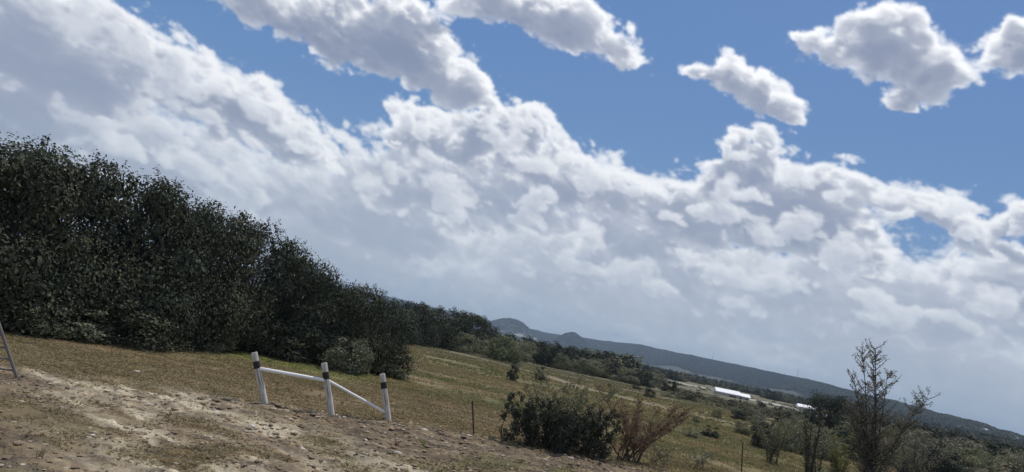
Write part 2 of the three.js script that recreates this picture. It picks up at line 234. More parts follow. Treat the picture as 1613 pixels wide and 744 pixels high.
// ---------------------------------------------------------------- foliage builders
const V3 = (x, y, z) => new THREE.Vector3(x, y, z);
class Leaves {                                    // many small folded leaf faces in one geometry
  constructor(seed) { this.p = []; this.c = []; this.i = []; this.r = rng(seed); }
  leaf(x, y, z, nx, ny, nz, len, wid, tint) {
    const r = this.r, k = this.p.length / 3;
    nx += (r() - 0.5) * 1.7; ny += (r() - 0.5) * 1.7; nz += (r() - 0.5) * 1.7; let l = Math.hypot(nx, ny, nz) || 1; nx /= l; ny /= l; nz /= l;
    let tx = r() - 0.5, ty = r() - 0.5, tz = r() - 0.5; const d = tx * nx + ty * ny + tz * nz; tx -= d * nx; ty -= d * ny; tz -= d * nz; l = Math.hypot(tx, ty, tz) || 1; tx /= l; ty /= l; tz /= l;
    const bx = ny * tz - nz * ty, by = nz * tx - nx * tz, bz = nx * ty - ny * tx, s = 0.7 + 0.6 * r(), a = len * s * 0.5, b = wid * s * 0.5, f = b * 0.5;
    this.p.push(x - tx * a, y - ty * a, z - tz * a, x + bx * b + nx * f, y + by * b + ny * f, z + bz * b + nz * f, x + tx * a, y + ty * a, z + tz * a, x - bx * b + nx * f, y - by * b + ny * f, z - bz * b + nz * f);
    for (let q = 0; q < 4; q++) this.c.push(tint[0], tint[1], tint[2]);
    this.i.push(k, k + 1, k + 2, k, k + 2, k + 3);
  }
  build() { const g = new THREE.BufferGeometry(); g.setAttribute('position', new THREE.Float32BufferAttribute(this.p, 3)); g.setAttribute('color', new THREE.Float32BufferAttribute(this.c, 3)); g.setIndex(this.i); g.computeVertexNormals(); return g; }
}
function limb(points, radii, sides = 5) {         // a tapered, bent branch
  const P = [], I = [], n = points.length;
  for (let k = 0; k < n; k++) {
    const d = V3().subVectors(points[Math.min(n - 1, k + 1)], points[Math.max(0, k - 1)]).normalize(), u = V3(Math.abs(d.y) > 0.9 ? 1 : 0, Math.abs(d.y) > 0.9 ? 0 : 1, 0).cross(d).normalize(), w = V3().crossVectors(d, u);
    for (let s = 0; s < sides; s++) { const a = s / sides * 6.28318; P.push(points[k].x + (u.x * Math.cos(a) + w.x * Math.sin(a)) * radii[k], points[k].y + (u.y * Math.cos(a) + w.y * Math.sin(a)) * radii[k], points[k].z + (u.z * Math.cos(a) + w.z * Math.sin(a)) * radii[k]); }
  }
  for (let k = 0; k < n - 1; k++) for (let s = 0; s < sides; s++) { const a = k * sides + s, b = k * sides + (s + 1) % sides; I.push(a, b, b + sides, a, b + sides, a + sides); }
  const g = new THREE.BufferGeometry(); g.setAttribute('position', new THREE.Float32BufferAttribute(P, 3)); g.setIndex(I); g.computeVertexNormals(); return g;
}
const tintOf = (r) => { const v = 0.65 + 0.7 * r(), w = (r() - 0.5) * 0.25; return [v * (1 + w), v, v * (1 - w * 1.4)]; };
// a crown of leaf clumps about 1 high and 1 wide, standing on y = 0
function crownGeometry(seed, { n, leaf, lobes, sprays = 40, round = 1, size = 1 }) {
  const L = new Leaves(seed), r = L.r, list = [];
  for (let k = 0; k < lobes; k++) {
    const a = k * 2.39996 + r() * 0.9, y = k % 3 ? 0.16 + 0.78 * r() : 0.05 + 0.3 * r(), rad = size * (0.10 + 0.11 * r()) * (0.8 + 0.4 * (1 - y));
    const ring = 0.5 * Math.pow(Math.max(0.03, 1 - Math.pow(Math.max(0, y - 0.25) / 0.75, 2.2)), 0.5 * round) * (0.62 + 0.42 * r()); list.push([Math.cos(a) * Math.max(0, ring - rad * 0.4), Math.min(y, 1 - rad * 0.9), Math.sin(a) * Math.max(0, ring - rad * 0.4), rad]);
  }
  const total = list.reduce((s, l) => s + l[3] * l[3], 0), dir = () => { for (;;) { const x = r() * 2 - 1, y = r() * 2 - 1, z = r() * 2 - 1, l = Math.hypot(x, y, z); if (l < 1 && l > 0.05) return [x / l, y / l, z / l]; } };
  for (const [cx, cy, cz, rad] of list) {
    const m = Math.round(n * rad * rad / total), tone = 0.6 + 0.85 * r();
    for (let k = 0; k < m; k++) {                  // leaves on the outside of the clump
      const [dx, dy, dz] = dir(), q = rad * (0.80 + 0.24 * r()) * (1 + 0.22 * Math.sin(dx * 9 + cx * 30) * Math.cos(dy * 8 + dz * 7 + cz * 20)), y = cy + dy * q * 0.85; if (y < 0.004) continue;
      const t = tintOf(r); L.leaf(cx + dx * q, y, cz + dz * q, dx * 1.2, dy * 1.2 + 0.3, dz * 1.2, leaf, leaf * 0.6, t.map((v) => v * tone));
    }
    for (let k = 0; k < m / 5; k++) { const [dx, dy, dz] = dir(), q = rad * (0.35 + 0.4 * r()), y = cy + dy * q * 0.85; if (y > 0.03) L.leaf(cx + dx * q, y, cz + dz * q, dx, dy, dz, leaf * 1.9, leaf * 1.2, tintOf(r)); }
  }
  for (let k = 0; k < sprays; k++) {               // twigs that break the outline
    const [cx, cy, cz, rad] = list[Math.floor(r() * list.length)], [ux, uy, uz] = dir(); let dx = ux * 0.6 + cx * 1.3, dy = uy * 0.5 + cy - 0.3, dz = uz * 0.6 + cz * 1.3; const l = Math.hypot(dx, dy, dz) || 1; dx /= l; dy /= l; dz /= l;
    const len = 0.03 + 0.05 * r();
    for (let m = 0; m < 16; m++) { const q = rad * 0.85 + len * r(), j = leaf * 1.8; L.leaf(cx + dx * q + (r() - 0.5) * j, Math.max(0.01, cy + dy * q + (r() - 0.5) * j), cz + dz * q + (r() - 0.5) * j, dx, dy, dz, leaf, leaf * 0.55, tintOf(r)); }
  }
  return L.build();
}
function trunkGeometry(seed, stems, spread, reach, thick) {        // stems that fork twice, about 1 high
  const r = rng(seed), out = [];
  for (let s = 0; s < stems; s++) {
    const a = (s + r() * 0.7) / stems * 6.28318, b = V3((r() - 0.5) * 0.04, -0.03, (r() - 0.5) * 0.04), tip = V3(Math.cos(a) * spread * (0.4 + 0.6 * r()), reach * (0.6 + 0.3 * r()), Math.sin(a) * spread * (0.4 + 0.6 * r()));
    const mid = b.clone().lerp(tip, 0.5).add(V3((r() - 0.5) * 0.08, 0.05, (r() - 0.5) * 0.08)); out.push(limb([b, b.clone().lerp(mid, 0.5), mid, tip], [thick, thick * 0.85, thick * 0.6, thick * 0.2]));
    for (let k = 0; k < 4; k++) { const t = 0.35 + 0.6 * r(), o = mid.clone().lerp(tip, t), a2 = a + (r() - 0.5) * 2.4, e = o.clone().add(V3(Math.cos(a2) * 0.22, 0.12 + 0.15 * r(), Math.sin(a2) * 0.22)); out.push(limb([o, o.clone().lerp(e, 0.5).add(V3(0, 0.02, 0)), e], [thick * 0.4, thick * 0.28, thick * 0.08], 4)); }
  }
  return mergeGeometries(out);
}
const leafMat = (r, g, b) => new THREE.MeshStandardMaterial({ color: lin(r, g, b), vertexColors: true, roughness: 0.95, side: THREE.DoubleSide });
const softLeaf = (r, g, b) => new THREE.MeshPhysicalMaterial({ color: lin(r, g, b), vertexColors: true, roughness: 1, transmission: 0.35, thickness: 0, side: THREE.DoubleSide });
const M = {
  oak: [leafMat(0.058, 0.066, 0.038), leafMat(0.050, 0.060, 0.037), leafMat(0.068, 0.074, 0.040)],
  dark: leafMat(0.042, 0.050, 0.032), olive: softLeaf(0.15, 0.155, 0.075), sage: softLeaf(0.17, 0.175, 0.11), pale: softLeaf(0.135, 0.155, 0.062), skirt: softLeaf(0.13, 0.14, 0.075), yellow: softLeaf(0.2, 0.2, 0.055), greyed: softLeaf(0.175, 0.16, 0.10), rust: softLeaf(0.195, 0.115, 0.06), grass: leafMat(0.12, 0.105, 0.04),
  bark: new THREE.MeshStandardMaterial({ color: lin(0.075, 0.062, 0.05), roughness: 0.95 }), darkBark: new THREE.MeshStandardMaterial({ color: lin(0.05, 0.042, 0.035), roughness: 0.95 }),
};
const G = {
  tree: [1, 2, 3, 4, 5].map((k) => crownGeometry(100 + k, { n: 15000, leaf: 0.021, lobes: 46, sprays: 70, size: 1.15 })),
  grove: [1, 2, 3].map((k) => crownGeometry(200 + k, { n: 5000, leaf: 0.034, lobes: 36, sprays: 40, size: 1.15 })),
  bush: [1, 2, 3, 4].map((k) => crownGeometry(300 + k, { n: 2600, leaf: 0.05, lobes: 26, sprays: 26, round: 0.8, size: 1.2 })),
  shrub: [1, 2, 3].map((k) => crownGeometry(400 + k, { n: 760, leaf: 0.085, lobes: 16, sprays: 14, round: 0.8, size: 1.3 })),
  trunk: [1, 2, 3].map((k) => trunkGeometry(500 + k, 3, 0.3, 0.75, 0.03)), stems: [1, 2].map((k) => trunkGeometry(600 + k, 6, 0.35, 0.7, 0.014)),
};
function plant(name, label, category, group, x, z, h, w, crown, material, trunk, bark, turn) {
  const t = thing(name, label, category, [x, height(x, z) - 0.02, z], group);
  t.rotation.y = turn; t.scale.set(w, h, w);
  part(category === 'tree' ? 'trunk' : 'stem', trunk, bark, t); part(category === 'tree' ? 'crown' : 'foliage', crown, material, t);
  return t;
}
const THICKET = [[-16.7,-25.9,5.84,3.65],[-16.3,-27.3,6.08,3.52],[-15.8,-28.6,6.14,3.62],[-15.2,-30.1,6.14,3.73],[-14.1,-30.7,6.13,3.47],[-13.2,-31.4,6.02,3.37],[-12.7,-32.8,5.82,3.2],[-12.3,-35.3,5.96,3.25],[-11.8,-37.2,5.82,3.08],[-11.1,-39.5,5.46,3.24],[-9.8,-39.3,5.08,3.04],[-8.5,-38.8,4.45,2.82],[-7.3,-38.8,3.99,2.65],[-6.3,-39.2,3.95,2.51],[-5.4,-41.0,3.66,2.28]];
const SKIRT = [[-14.8,-26.0,1.1,2.13],[-13.8,-27.5,1.17,2.19],[-12.7,-28.9,1.68,2.37],[-12.2,-31.2,1.04,1.85],[-11.6,-34.0,1.04,1.98],[-9.9,-37.4,1.64,2.45],[-8.3,-37.0,1.66,2.1],[-6.1,-36.7,1.68,2.06],[-4.8,-39.3,1.47,1.88],[-14.4,-26.6,0.5,1.67]];
const GROVE = [[-11.5,-97.8,5.09,4.28],[-10.7,-106.0,5.48,4.37],[-9.2,-110.3,5.62,4.37],[-7.1,-115.9,5.72,4.77],[-5.4,-121.3,6.1,4.6],[-3.3,-135.2,6.38,5.13],[-1.2,-140.4,5.75,3.99]];
const MEADOW_EDGE = [[-3.69,-114.78,2.84,4.17,"olive"],[-1.11,-127.0,2.56,3.41,"olive"],[-7.11,-117.99,2.38,3.17,"sage"],[2.01,-110.72,3.77,4.55,"pale"],[4.77,-137.33,3.19,4.99,"olive"],[8.03,-152.5,3.78,6.03,"olive"],[10.69,-143.58,4.46,5.0,"dark"],[12.95,-140.72,2.84,3.35,"olive"],[15.46,-147.78,4.14,5.4,"dark"],[17.05,-139.29,2.82,4.88,"olive"],[20.1,-142.95,3.13,4.56,"olive"],[22.44,-143.33,3.37,4.58,"dark"],[23.88,-138.34,2.61,4.44,"olive"],[27.09,-141.95,2.68,4.11,"dark"],[37.33,-179.76,3.13,4.93,"olive"],[59.12,-468.91,8.78,14.93,"olive"],[84.16,-546.94,9.42,15.74,"olive"],[116.24,-654.13,12.34,20.99,"olive"]];
const LONE = [[2.16,-61.59,1.34,0.83,"dark"],[4.96,-72.31,1.35,0.86,"dark"],[18.06,-88.1,1.04,1.28,"dark"],[31.08,-135.53,1.94,3.07,"dark"],[12.46,-43.44,0.63,0.86,"dark"],[15.0,-42.69,1.54,1.36,"dark"],[39.68,-93.32,4.55,6.73,"dark"],[46.31,-73.79,1.89,2.61,"dark"],[20.41,-108.56,1.03,1.22,"dark"],[14.21,-53.46,0.51,0.61,"olive"],[10.65,-40.22,0.45,0.66,"olive"],[20.39,-70.34,0.79,0.93,"olive"]];

// ---------------------------------------------------------------- trees and bushes; x, z, height, width in metres
{
  const r = rng(9), ORD = ['first', 'second', 'third', 'fourth', 'fifth', 'sixth', 'seventh', 'eighth', 'ninth', 'tenth', 'eleventh', 'twelfth', 'thirteenth', 'fourteenth', 'fifteenth', 'sixteenth', 'seventeenth', 'eighteenth', 'nineteenth', 'twentieth'];
  THICKET.forEach(([x, z, h, w], i) => plant('thicket_tree', i === THICKET.length - 1 ? 'low dark evergreen tree ending the near thicket on the right' : `tall dark evergreen tree, ${ORD[i]} from the left in the near thicket`, 'tree', 'dark trees of the near thicket', x, z, h * 1.05, w * 1.45, G.tree[i % 5], M.oak[(i * 2) % 3], G.trunk[i % 3], M.darkBark, r() * 6.28));
  SKIRT.forEach(([x, z, h, w], i) => plant('thicket_bush', `low dull green bush at the thicket's foot, ${ORD[i]} listed from the left`.replace(' listed', ''), 'bush', 'bushes along the foot of the thicket', x, z, h, w * 1.15, G.bush[i % 4], i % 3 === 1 ? M.skirt : M.oak[2], G.stems[i % 2], M.darkBark, r() * 6.28));
  GROVE.forEach(([x, z, h, w], i) => plant('grove_tree', `dark evergreen tree of the far grove behind the meadow, ${ORD[i]} from the left`, 'tree', 'trees of the far grove', x, z, h, w * 1.35, G.grove[i % 3], M.oak[i % 3], G.trunk[i % 3], M.darkBark, r() * 6.28));
  MEADOW_EDGE.forEach(([x, z, h, w, kind], i) => plant('meadow_bush', kind === 'pale' ? 'pale green rounded bush at the meadow edge beside the far grove' : `${{ olive: 'olive green', dark: 'dark green', sage: 'grey green' }[kind]} bush in the row past the meadow, ${ORD[i]} from the far grove`, 'bush', 'bushes along the far edge of the meadow', x, z, h, w * 1.1, G.bush[i % 4], M[kind], G.stems[i % 2], M.bark, r() * 6.28));
  const LONE_LABELS = ['small dark upright shrub alone in the middle meadow, nearer the grove', 'small dark upright shrub standing behind the dense roadside bush', 'small round dark bush alone beyond the far track', 'dark flattened bush beside the pale lane beyond the far track', 'little dark juniper alone in the open olive grass', 'dark upright juniper at the edge of the scrub, beside olive grass', 'large dark evergreen tree rising above the scrub left of the sapling', 'dark round bush at the bottom right of the scrub', 'tiny dark shrub beyond the far track beside the bush row', 'tiny olive shrub in the open grass left of the juniper', 'tiny low olive shrub nearest the roadside in the open grass', 'small olive shrub just before the far track'];
  LONE.forEach(([x, z, h, w, kind], i) => plant('lone_bush', LONE_LABELS[i], i === 6 ? 'tree' : 'bush', 'shrubs standing alone', x, z, h, w, i === 6 ? G.tree[2] : i === 5 ? G.bush[1] : G.shrub[i % 3], M[kind], i === 6 ? G.trunk[1] : G.stems[0], M.darkBark, r() * 6.28));
}

// ---------------------------------------------------------------- wooded hills round the valley: azimuth, distance, elevation of the crest
function along(table, a) { if (a <= table[0][0]) return table[0].slice(1); for (let i = 1; i < table.length; i++) if (a <= table[i][0]) { const t = smooth(table[i - 1][0], table[i][0], a); return table[i].slice(1).map((v, k) => mix(table[i - 1][k + 1], v, t)); } return table.at(-1).slice(1); }
const RIDGE = [[-180, 6000, 1.0], [-60, 6800, 1.2], [-25, 6500, 1.35], [-8, 6000, 1.42], [0, 5400, 1.18], [3.4, 5300, 1.15], [7.4, 4900, 1.34], [10.5, 4500, 1.60], [15, 3900, 1.56], [21, 3200, 1.48], [26, 2500, 1.2], [30, 2000, 0.93], [34, 1650, 0.53], [42, 1500, 0.45], [70, 2600, 0.7], [180, 6000, 1.0]];
const woodedMat = new THREE.MeshStandardMaterial({ color: lin(0.050, 0.056, 0.034), roughness: 1 });
const hillMat = new THREE.MeshStandardMaterial({ vertexColors: true, roughness: 1 });
const crowns = [];                                  // places for the far woods
{
  const P = [], I = [], prof = [[0.66, 0], [0.74, 0.16], [0.82, 0.42], [0.89, 0.70], [0.95, 0.92], [1, 1], [1.06, 0.9], [1.2, 0.5], [1.4, 0]], np = prof.length; let n = 0;
  const r = rng(41);
  for (let a = -180; a <= 180; a += Math.abs(a) < 45 ? 0.25 : 2, n++) {
    const [dist, el] = along(RIDGE, a), crest = EYE + Math.tan(el * D2R) * dist + 5 * fbm(a * 0.9, 2.2, 1.1, 4) - 4;
    prof.forEach(([f, h], k) => { const d = dist * (f + (k > 0 && k < 8 ? 0.03 * fbm(a * 0.3, k, 4.4, 3) : 0)), y = k === 0 || k === 8 ? -6 : mix(ridgeHeight(dist * 0.66) - 1.5, crest, clamp(h + (h < 1 ? 0.22 * fbm(a * 0.55, k * 0.5, 8.1, 3) : 0))); P.push(Math.sin(a * D2R) * d, y, -Math.cos(a * D2R) * d); });
  }
  for (let i = 0; i < n - 1; i++) for (let k = 0; k < np - 1; k++) { const a = i * np + k, b = a + np; I.push(a, b, b + 1, a, b + 1, a + 1); }
  const g = new THREE.BufferGeometry(); g.setAttribute('position', new THREE.Float32BufferAttribute(P, 3)); g.setIndex(I); g.computeVertexNormals(); structure('hills', g, woodedMat);
  for (let i = 0; i < n - 1; i++) { const k0 = i * np; if (Math.abs(Math.atan2(P[k0 * 3], -P[k0 * 3 + 2]) / D2R) > 40) continue;
    for (let k = 1; k < 6; k++) { const a = k0 + k, b = a + np, m = k === 5 ? 34 : 26; for (let q = 0; q < m; q++) { const u = r(), v = k === 5 ? r() * 0.12 : r(); const w = [0, 1, 2].map((c) => mix(mix(P[a * 3 + c], P[b * 3 + c], u), mix(P[(a + 1) * 3 + c], P[(b + 1) * 3 + c], u), v)); crowns.push([...w, 5 + r() * 4]); } } }
}
for (const [az, dist, el, wide] of [[1.15, 4300, 1.70, 2.4], [5.65, 3900, 1.58, 1.6]]) {   // two knolls before the ridge
  const g = new THREE.SphereGeometry(1, 120, 48, 0, 6.28319, 0, 1.5708), p = g.attributes.position, top = EYE + Math.tan(el * D2R) * dist - 8, R = Math.tan(wide * D2R) * dist, r = rng(az * 100);
  for (let i = 0; i < p.count; i++) { const x = p.getX(i), y = p.getY(i), z = p.getZ(i), q = Math.hypot(x, z), h = Math.pow(Math.max(0, 1 - Math.pow(q, 2.2)), 1.3) * (1 + 0.14 * fbm(x * 2 + az, 1, z * 2, 3)); p.setXYZ(i, x, q > 0.98 ? -0.1 : h, z); }
  const tint = new Float32Array(p.count * 3), bareCut = (x, h, z) => { const n = fbm(x * 3 + az, h * 6, 2.2, 3); return az < 2 && z > 0 ? smooth(0.30, 0.34, h + 0.10 * n) * (1 - smooth(0.42, 0.48, h + 0.12 * n)) * smooth(-0.12, 0.06, n) : 0; };
  for (let i = 0; i < p.count; i++) { const c = bareCut(p.getX(i), p.getY(i), p.getZ(i)); tint.set([mix(0.050, 0.40, c), mix(0.056, 0.365, c), mix(0.034, 0.31, c)], i * 3); }                 // bare limestone cut across the nearer slope
  g.setAttribute('color', new THREE.BufferAttribute(tint, 3));
  g.scale(R * 1.15, top, R * 1.3); g.computeVertexNormals(); const o = structure('hill', g, hillMat), cx = Math.sin(az * D2R) * dist, cz = -Math.cos(az * D2R) * dist; o.position.set(cx, 0, cz);
  for (let q = 0; q < 1500; q++) { const t = r() * 6.28318, d = Math.sqrt(r()) * 0.96, x = Math.cos(t) * d, z = Math.sin(t) * d, h = Math.pow(Math.max(0, 1 - Math.pow(d, 2.2)), 1.3) * (1 + 0.14 * fbm(x * 2 + az, 1, z * 2, 3)); if (bareCut(x, h, z) > 0.3) continue; crowns.push([cx + x * R * 1.15, Math.max(2, h * top - 1), cz + z * R * 1.3, 4 + r() * 3]); }
}
function scatter(name, geometry, material, list, label, category) {    // list: x, y, z, sx, sy, turn, colour
  const m = new THREE.InstancedMesh(geometry, material, list.length), o = new THREE.Object3D(), c = new THREE.Color();
  list.forEach(([x, y, z, sx, sy, turn, col], i) => { o.position.set(x, y, z); o.scale.set(sx, sy, sx); o.rotation.set(0, turn, 0); o.updateMatrix(); m.setMatrixAt(i, o.matrix); m.setColorAt(i, c.setRGB(...col)); });
  m.name = name; m.castShadow = m.receiveShadow = true; scene.add(m); tag(m, label, category); m.userData.kind = 'stuff'; return m;
}
const clumpGeometry = crownGeometry(777, { n: 130, leaf: 0.22, lobes: 9, sprays: 4 });
const white = new THREE.MeshStandardMaterial({ color: 0xffffff, vertexColors: true, roughness: 1, side: THREE.DoubleSide });
{
  const r = rng(61);
  scatter('hill_woods', clumpGeometry, white, crowns.map(([x, y, z, s]) => { const v = 0.7 + 0.6 * r(); return [x, y - 1.2, z, s * (1.6 + r()), s, r() * 6.28, [0.048 * v, 0.055 * v, 0.033 * v]]; }), 'continuous dark woods covering the far hills', 'woods');
  // scrub on the valley floor, thinner where the pale lanes run
  const list = []; let guard = 0, c = [0, 0, 0];
  while (list.length < 6500 && guard++ < 90000) {
    const az = -9 + 50 * r(), d = 105 * Math.pow(17, Math.pow(r(), 0.85)), x = Math.sin(az * D2R) * d, z = -Math.cos(az * D2R) * d; if (az < 9 && d < 190) continue; if (d < 150 && az < 13) continue;
    groundColor(x, z, c); if (c[0] > 0.24) continue; if (fbm(x * 0.011, 2, z * 0.011, 3) < -0.1) continue;
    const open = d < 440 && az > 9.5 && az < 23.5; if (open && r() < 0.55) continue; if (d > 262 && d < 300 && az > 15 && az < 19.5) continue;
    const dark = r() < 0.35, v = 0.7 + 0.6 * r(), s = open ? (0.5 + 0.9 * r()) * (d < 150 ? 1 : 0.7) : ((dark ? 3.2 : 2.0) + r() * 2.4) * (d < 520 && az > 20 ? 0.55 : 1), k = dark ? [0.045, 0.054, 0.034] : r() < 0.5 ? [0.14, 0.145, 0.075] : [0.165, 0.155, 0.095];
    list.push([x, height(x, z) - 0.15, z, s * (1.2 + 0.7 * r()) * (open ? 1.5 : 1), s, r() * 6.28, k.map((q) => q * v)]);
  }
  scatter('valley_scrub', G.shrub[1], white, list, 'mass of mixed olive and dark scrub on the valley floor', 'scrub');
}

// scrub bushes that stand apart in the lowland on the right
{
  const r = rng(83), spots = []; let guard = 0;
  while (spots.length < 120 && guard++ < 4000) {
    const az = 17.5 + 19 * r(), d = 40 * Math.pow(4.2, Math.pow(r(), 0.8)); if (az < 20 && d < 50) continue; if (d < 62 && az < 27 && r() < 0.5) continue;
    const x = Math.sin(az * D2R) * d, z = -Math.cos(az * D2R) * d; if (spots.some((s) => Math.hypot(s[0] - x, s[1] - z) < 0.03 * d)) continue; spots.push([x, z, d]);
  }
  const front = spots.filter((s) => s[2] < 58).sort((a, b) => Math.atan2(a[0], -a[1]) - Math.atan2(b[0], -b[1])), count = (n) => ['first', 'second', 'third', 'fourth', 'fifth', 'sixth', 'seventh', 'eighth', 'ninth', 'tenth', 'eleventh', 'twelfth', 'thirteenth', 'fourteenth', 'fifteenth', 'sixteenth', 'seventeenth', 'eighteenth', 'nineteenth', 'twentieth'][n] ?? `number ${n + 1}`;
  for (const spot of spots) {
    const [x, z, d] = spot, rank = front.indexOf(spot);
    const q = r(), kind = q < 0.42 ? 'olive' : q < 0.72 ? 'greyed' : q < 0.82 ? 'sage' : 'dark', az = Math.atan2(x, -z) / D2R, h = az < 24 ? 0.75 + 0.9 * r() : (d < 60 ? 0.9 : 1.2) + r() * (d < 60 ? 0.9 : 1.2);
    const look = { olive: 'olive', greyed: 'greyish brown', sage: 'grey green', dark: 'dark green' }[kind];
    plant('scrub_bush', rank < 0 ? `${look} bush in the back of the lowland scrub on the right` : `${look} bush in the front row of the right scrub, ${count(rank)} from the left`, 'bush', `${kind} bushes of the lowland scrub`, x, z, h, h * (1.1 + 0.7 * r()), d < 80 ? G.bush[Math.floor(r() * 4)] : G.shrub[Math.floor(r() * 3)], M[kind], G.stems[0], M.bark, r() * 6.28);
  }
}

// ---------------------------------------------------------------- open-branched bushes near the road
function sprig(seed, { stems, tall, spread, thick, twigs, leaves, leaf, from = 0.2, bend = 0.12, base = 0.1, upright = 0.5, twig = 0.25 }) {
  const r = rng(seed), wood = [], L = new Leaves(seed + 1);
  for (let s = 0; s < stems; s++) {
    const a = r() * 6.28318, h = tall * (0.55 + 0.45 * r()), q = spread * Math.pow(r(), 0.6), b = V3((r() - 0.5) * base * 2, -0.05, (r() - 0.5) * base * 2), tip = V3(Math.cos(a) * q, h, Math.sin(a) * q), pts = [];
    const k1 = V3((r() - 0.5) * bend * tall, 0, (r() - 0.5) * bend * tall), k2 = V3((r() - 0.5) * bend * tall, 0, (r() - 0.5) * bend * tall);
    for (let t = 0; t <= 6; t++) { const u = t / 6, p = b.clone().lerp(tip, u); p.x += (Math.pow(u, 1.6) - u) * (tip.x - b.x) * upright; p.z += (Math.pow(u, 1.6) - u) * (tip.z - b.z) * upright; p.addScaledVector(k1, Math.sin(u * 3.14)).addScaledVector(k2, Math.sin(u * 6.28) * 0.5); pts.push(p); }
    const T = thick * (0.6 + 0.6 * r()); wood.push(limb(pts, pts.map((_, t) => T * (1 - 0.85 * t / 6)), 5));
    for (let w = 0; w < twigs; w++) {
      const u = from + (1 - from) * r(), k = Math.min(5, Math.floor(u * 6)), o = pts[k].clone().lerp(pts[k + 1], u * 6 - k), a2 = r() * 6.28318, l = tall * twig * (0.3 + 0.7 * r()) * (1.2 - 0.7 * u), e = o.clone().add(V3(Math.cos(a2) * l * 0.7, l * (0.35 + 0.6 * r()), Math.sin(a2) * l * 0.7)), m = o.clone().lerp(e, 0.5).add(V3((r() - 0.5) * l * 0.2, -l * 0.05, (r() - 0.5) * l * 0.2));
      wood.push(limb([o, m, e], [T * 0.35, T * 0.25, T * 0.08], 3));
      for (let f = 0; f < leaves; f++) { const v = 0.15 + 0.85 * r(), p = v < 0.5 ? o.clone().lerp(m, v * 2) : m.clone().lerp(e, v * 2 - 1); L.leaf(p.x + (r() - 0.5) * leaf * 1.6, Math.max(0.02, p.y + (r() - 0.5) * leaf * 1.6), p.z + (r() - 0.5) * leaf * 1.6, r() - 0.5, r(), r() - 0.5, leaf, leaf * 0.45, tintOf(r)); }
    }
  }
  return { wood: mergeGeometries(wood), leaves: L.build() };
}
function openBush(name, label, category, x, z, opts, leafMaterial, barkMaterial, seed) {
  const t = thing(name, label, category, [x, height(x, z), z]), g = sprig(seed, opts);
  part(category === 'tree' ? 'trunk' : 'stem', g.wood, barkMaterial, t); const f = part(category === 'tree' ? 'crown' : 'foliage', g.leaves, leafMaterial, t); return [t, f];
}
openBush('roadside_bush', 'narrow dark upright bush nearest the steel fence post', 'bush', 1.45, -23.75, { stems: 20, tall: 1.5, spread: 0.95, thick: 0.016, twigs: 13, leaves: 20, leaf: 0.075, from: 0.02, twig: 0.26, base: 0.6 }, M.dark, M.darkBark, 901);
openBush('roadside_bush', 'wide dense dark green bush with thin pale shoots rising above it', 'bush', 2.9, -23.9, { stems: 40, tall: 1.35, spread: 1.35, thick: 0.018, twigs: 15, leaves: 22, leaf: 0.08, from: 0.01, twig: 0.3, base: 0.95 }, M.dark, M.darkBark, 902);
{
  const [t] = openBush('shoot_bush', 'tall thin olive shoots growing up behind the dense dark bush', 'bush', 2.6, -24.5, { stems: 34, tall: 2.2, spread: 1.7, thick: 0.015, twigs: 15, leaves: 12, leaf: 0.07, from: 0.3, twig: 0.2, base: 0.35 }, M.olive, M.bark, 903); t.rotation.y = 0.6;
}
openBush('rusty_bush', 'open branched bush with sparse rust coloured leaves beside the dark bush', 'bush', 4.75, -24.95, { stems: 17, tall: 2.05, spread: 1.9, thick: 0.024, twigs: 32, leaves: 13, leaf: 0.06, from: 0.2, twig: 0.3, base: 0.35, bend: 0.24, upright: 0.5 }, M.rust, M.bark, 904);
openBush('twig_bush', 'low greyish tangle of twigs between the rusty bush and olive grass', 'bush', 5.9, -25.6, { stems: 14, tall: 0.8, spread: 0.7, thick: 0.009, twigs: 8, leaves: 5, leaf: 0.05, from: 0.2, base: 0.3 }, M.greyed, M.bark, 905);
openBush('sapling', 'tall thin sparsely leaved sapling rising above the skyline', 'tree', 14.1, -28.6, { stems: 9, tall: 5.6, spread: 1.6, thick: 0.045, twigs: 62, leaves: 18, leaf: 0.072, from: 0.06, twig: 0.22, base: 0.12, bend: 0.05, upright: 0.75 }, M.greyed, M.darkBark, 906);
openBush('stemmy_tree', 'clump of dark upright stems with thin foliage left of the sapling', 'tree', 11.6, -27.9, { stems: 11, tall: 2.7, spread: 0.55, thick: 0.055, twigs: 13, leaves: 8, leaf: 0.08, from: 0.3, twig: 0.2, base: 0.22, bend: 0.05 }, M.olive, M.darkBark, 907);
openBush('yellowing_bush', 'yellow green leafy bush between the stem clump and the sapling', 'bush', 14.7, -32.8, { stems: 14, tall: 2.0, spread: 0.9, thick: 0.018, twigs: 13, leaves: 12, leaf: 0.085, from: 0.1, base: 0.3 }, M.yellow, M.bark, 908);
openBush('gnarled_bush', 'bare gnarled dark branched bush right of the sapling', 'bush', 18.2, -34.0, { stems: 9, tall: 2.6, spread: 1.7, thick: 0.05, twigs: 16, leaves: 6, leaf: 0.08, from: 0.3, base: 0.15, bend: 0.2 }, M.greyed, M.darkBark, 909);
openBush('olive_bush', 'loose olive bush between the dark juniper and the stem clump', 'bush', 12.6, -34.4, { stems: 16, tall: 2.3, spread: 1.2, thick: 0.02, twigs: 13, leaves: 9, leaf: 0.085, from: 0.2, base: 0.3 }, M.olive, M.bark, 910);
openBush('weed_clump', 'pale dry weed clump at the bottom edge beside the second steel post', 'plant', 7.3, -26.4, { stems: 22, tall: 0.75, spread: 0.6, thick: 0.006, twigs: 7, leaves: 5, leaf: 0.045, from: 0.3, base: 0.35 }, M.sage, M.bark, 911);

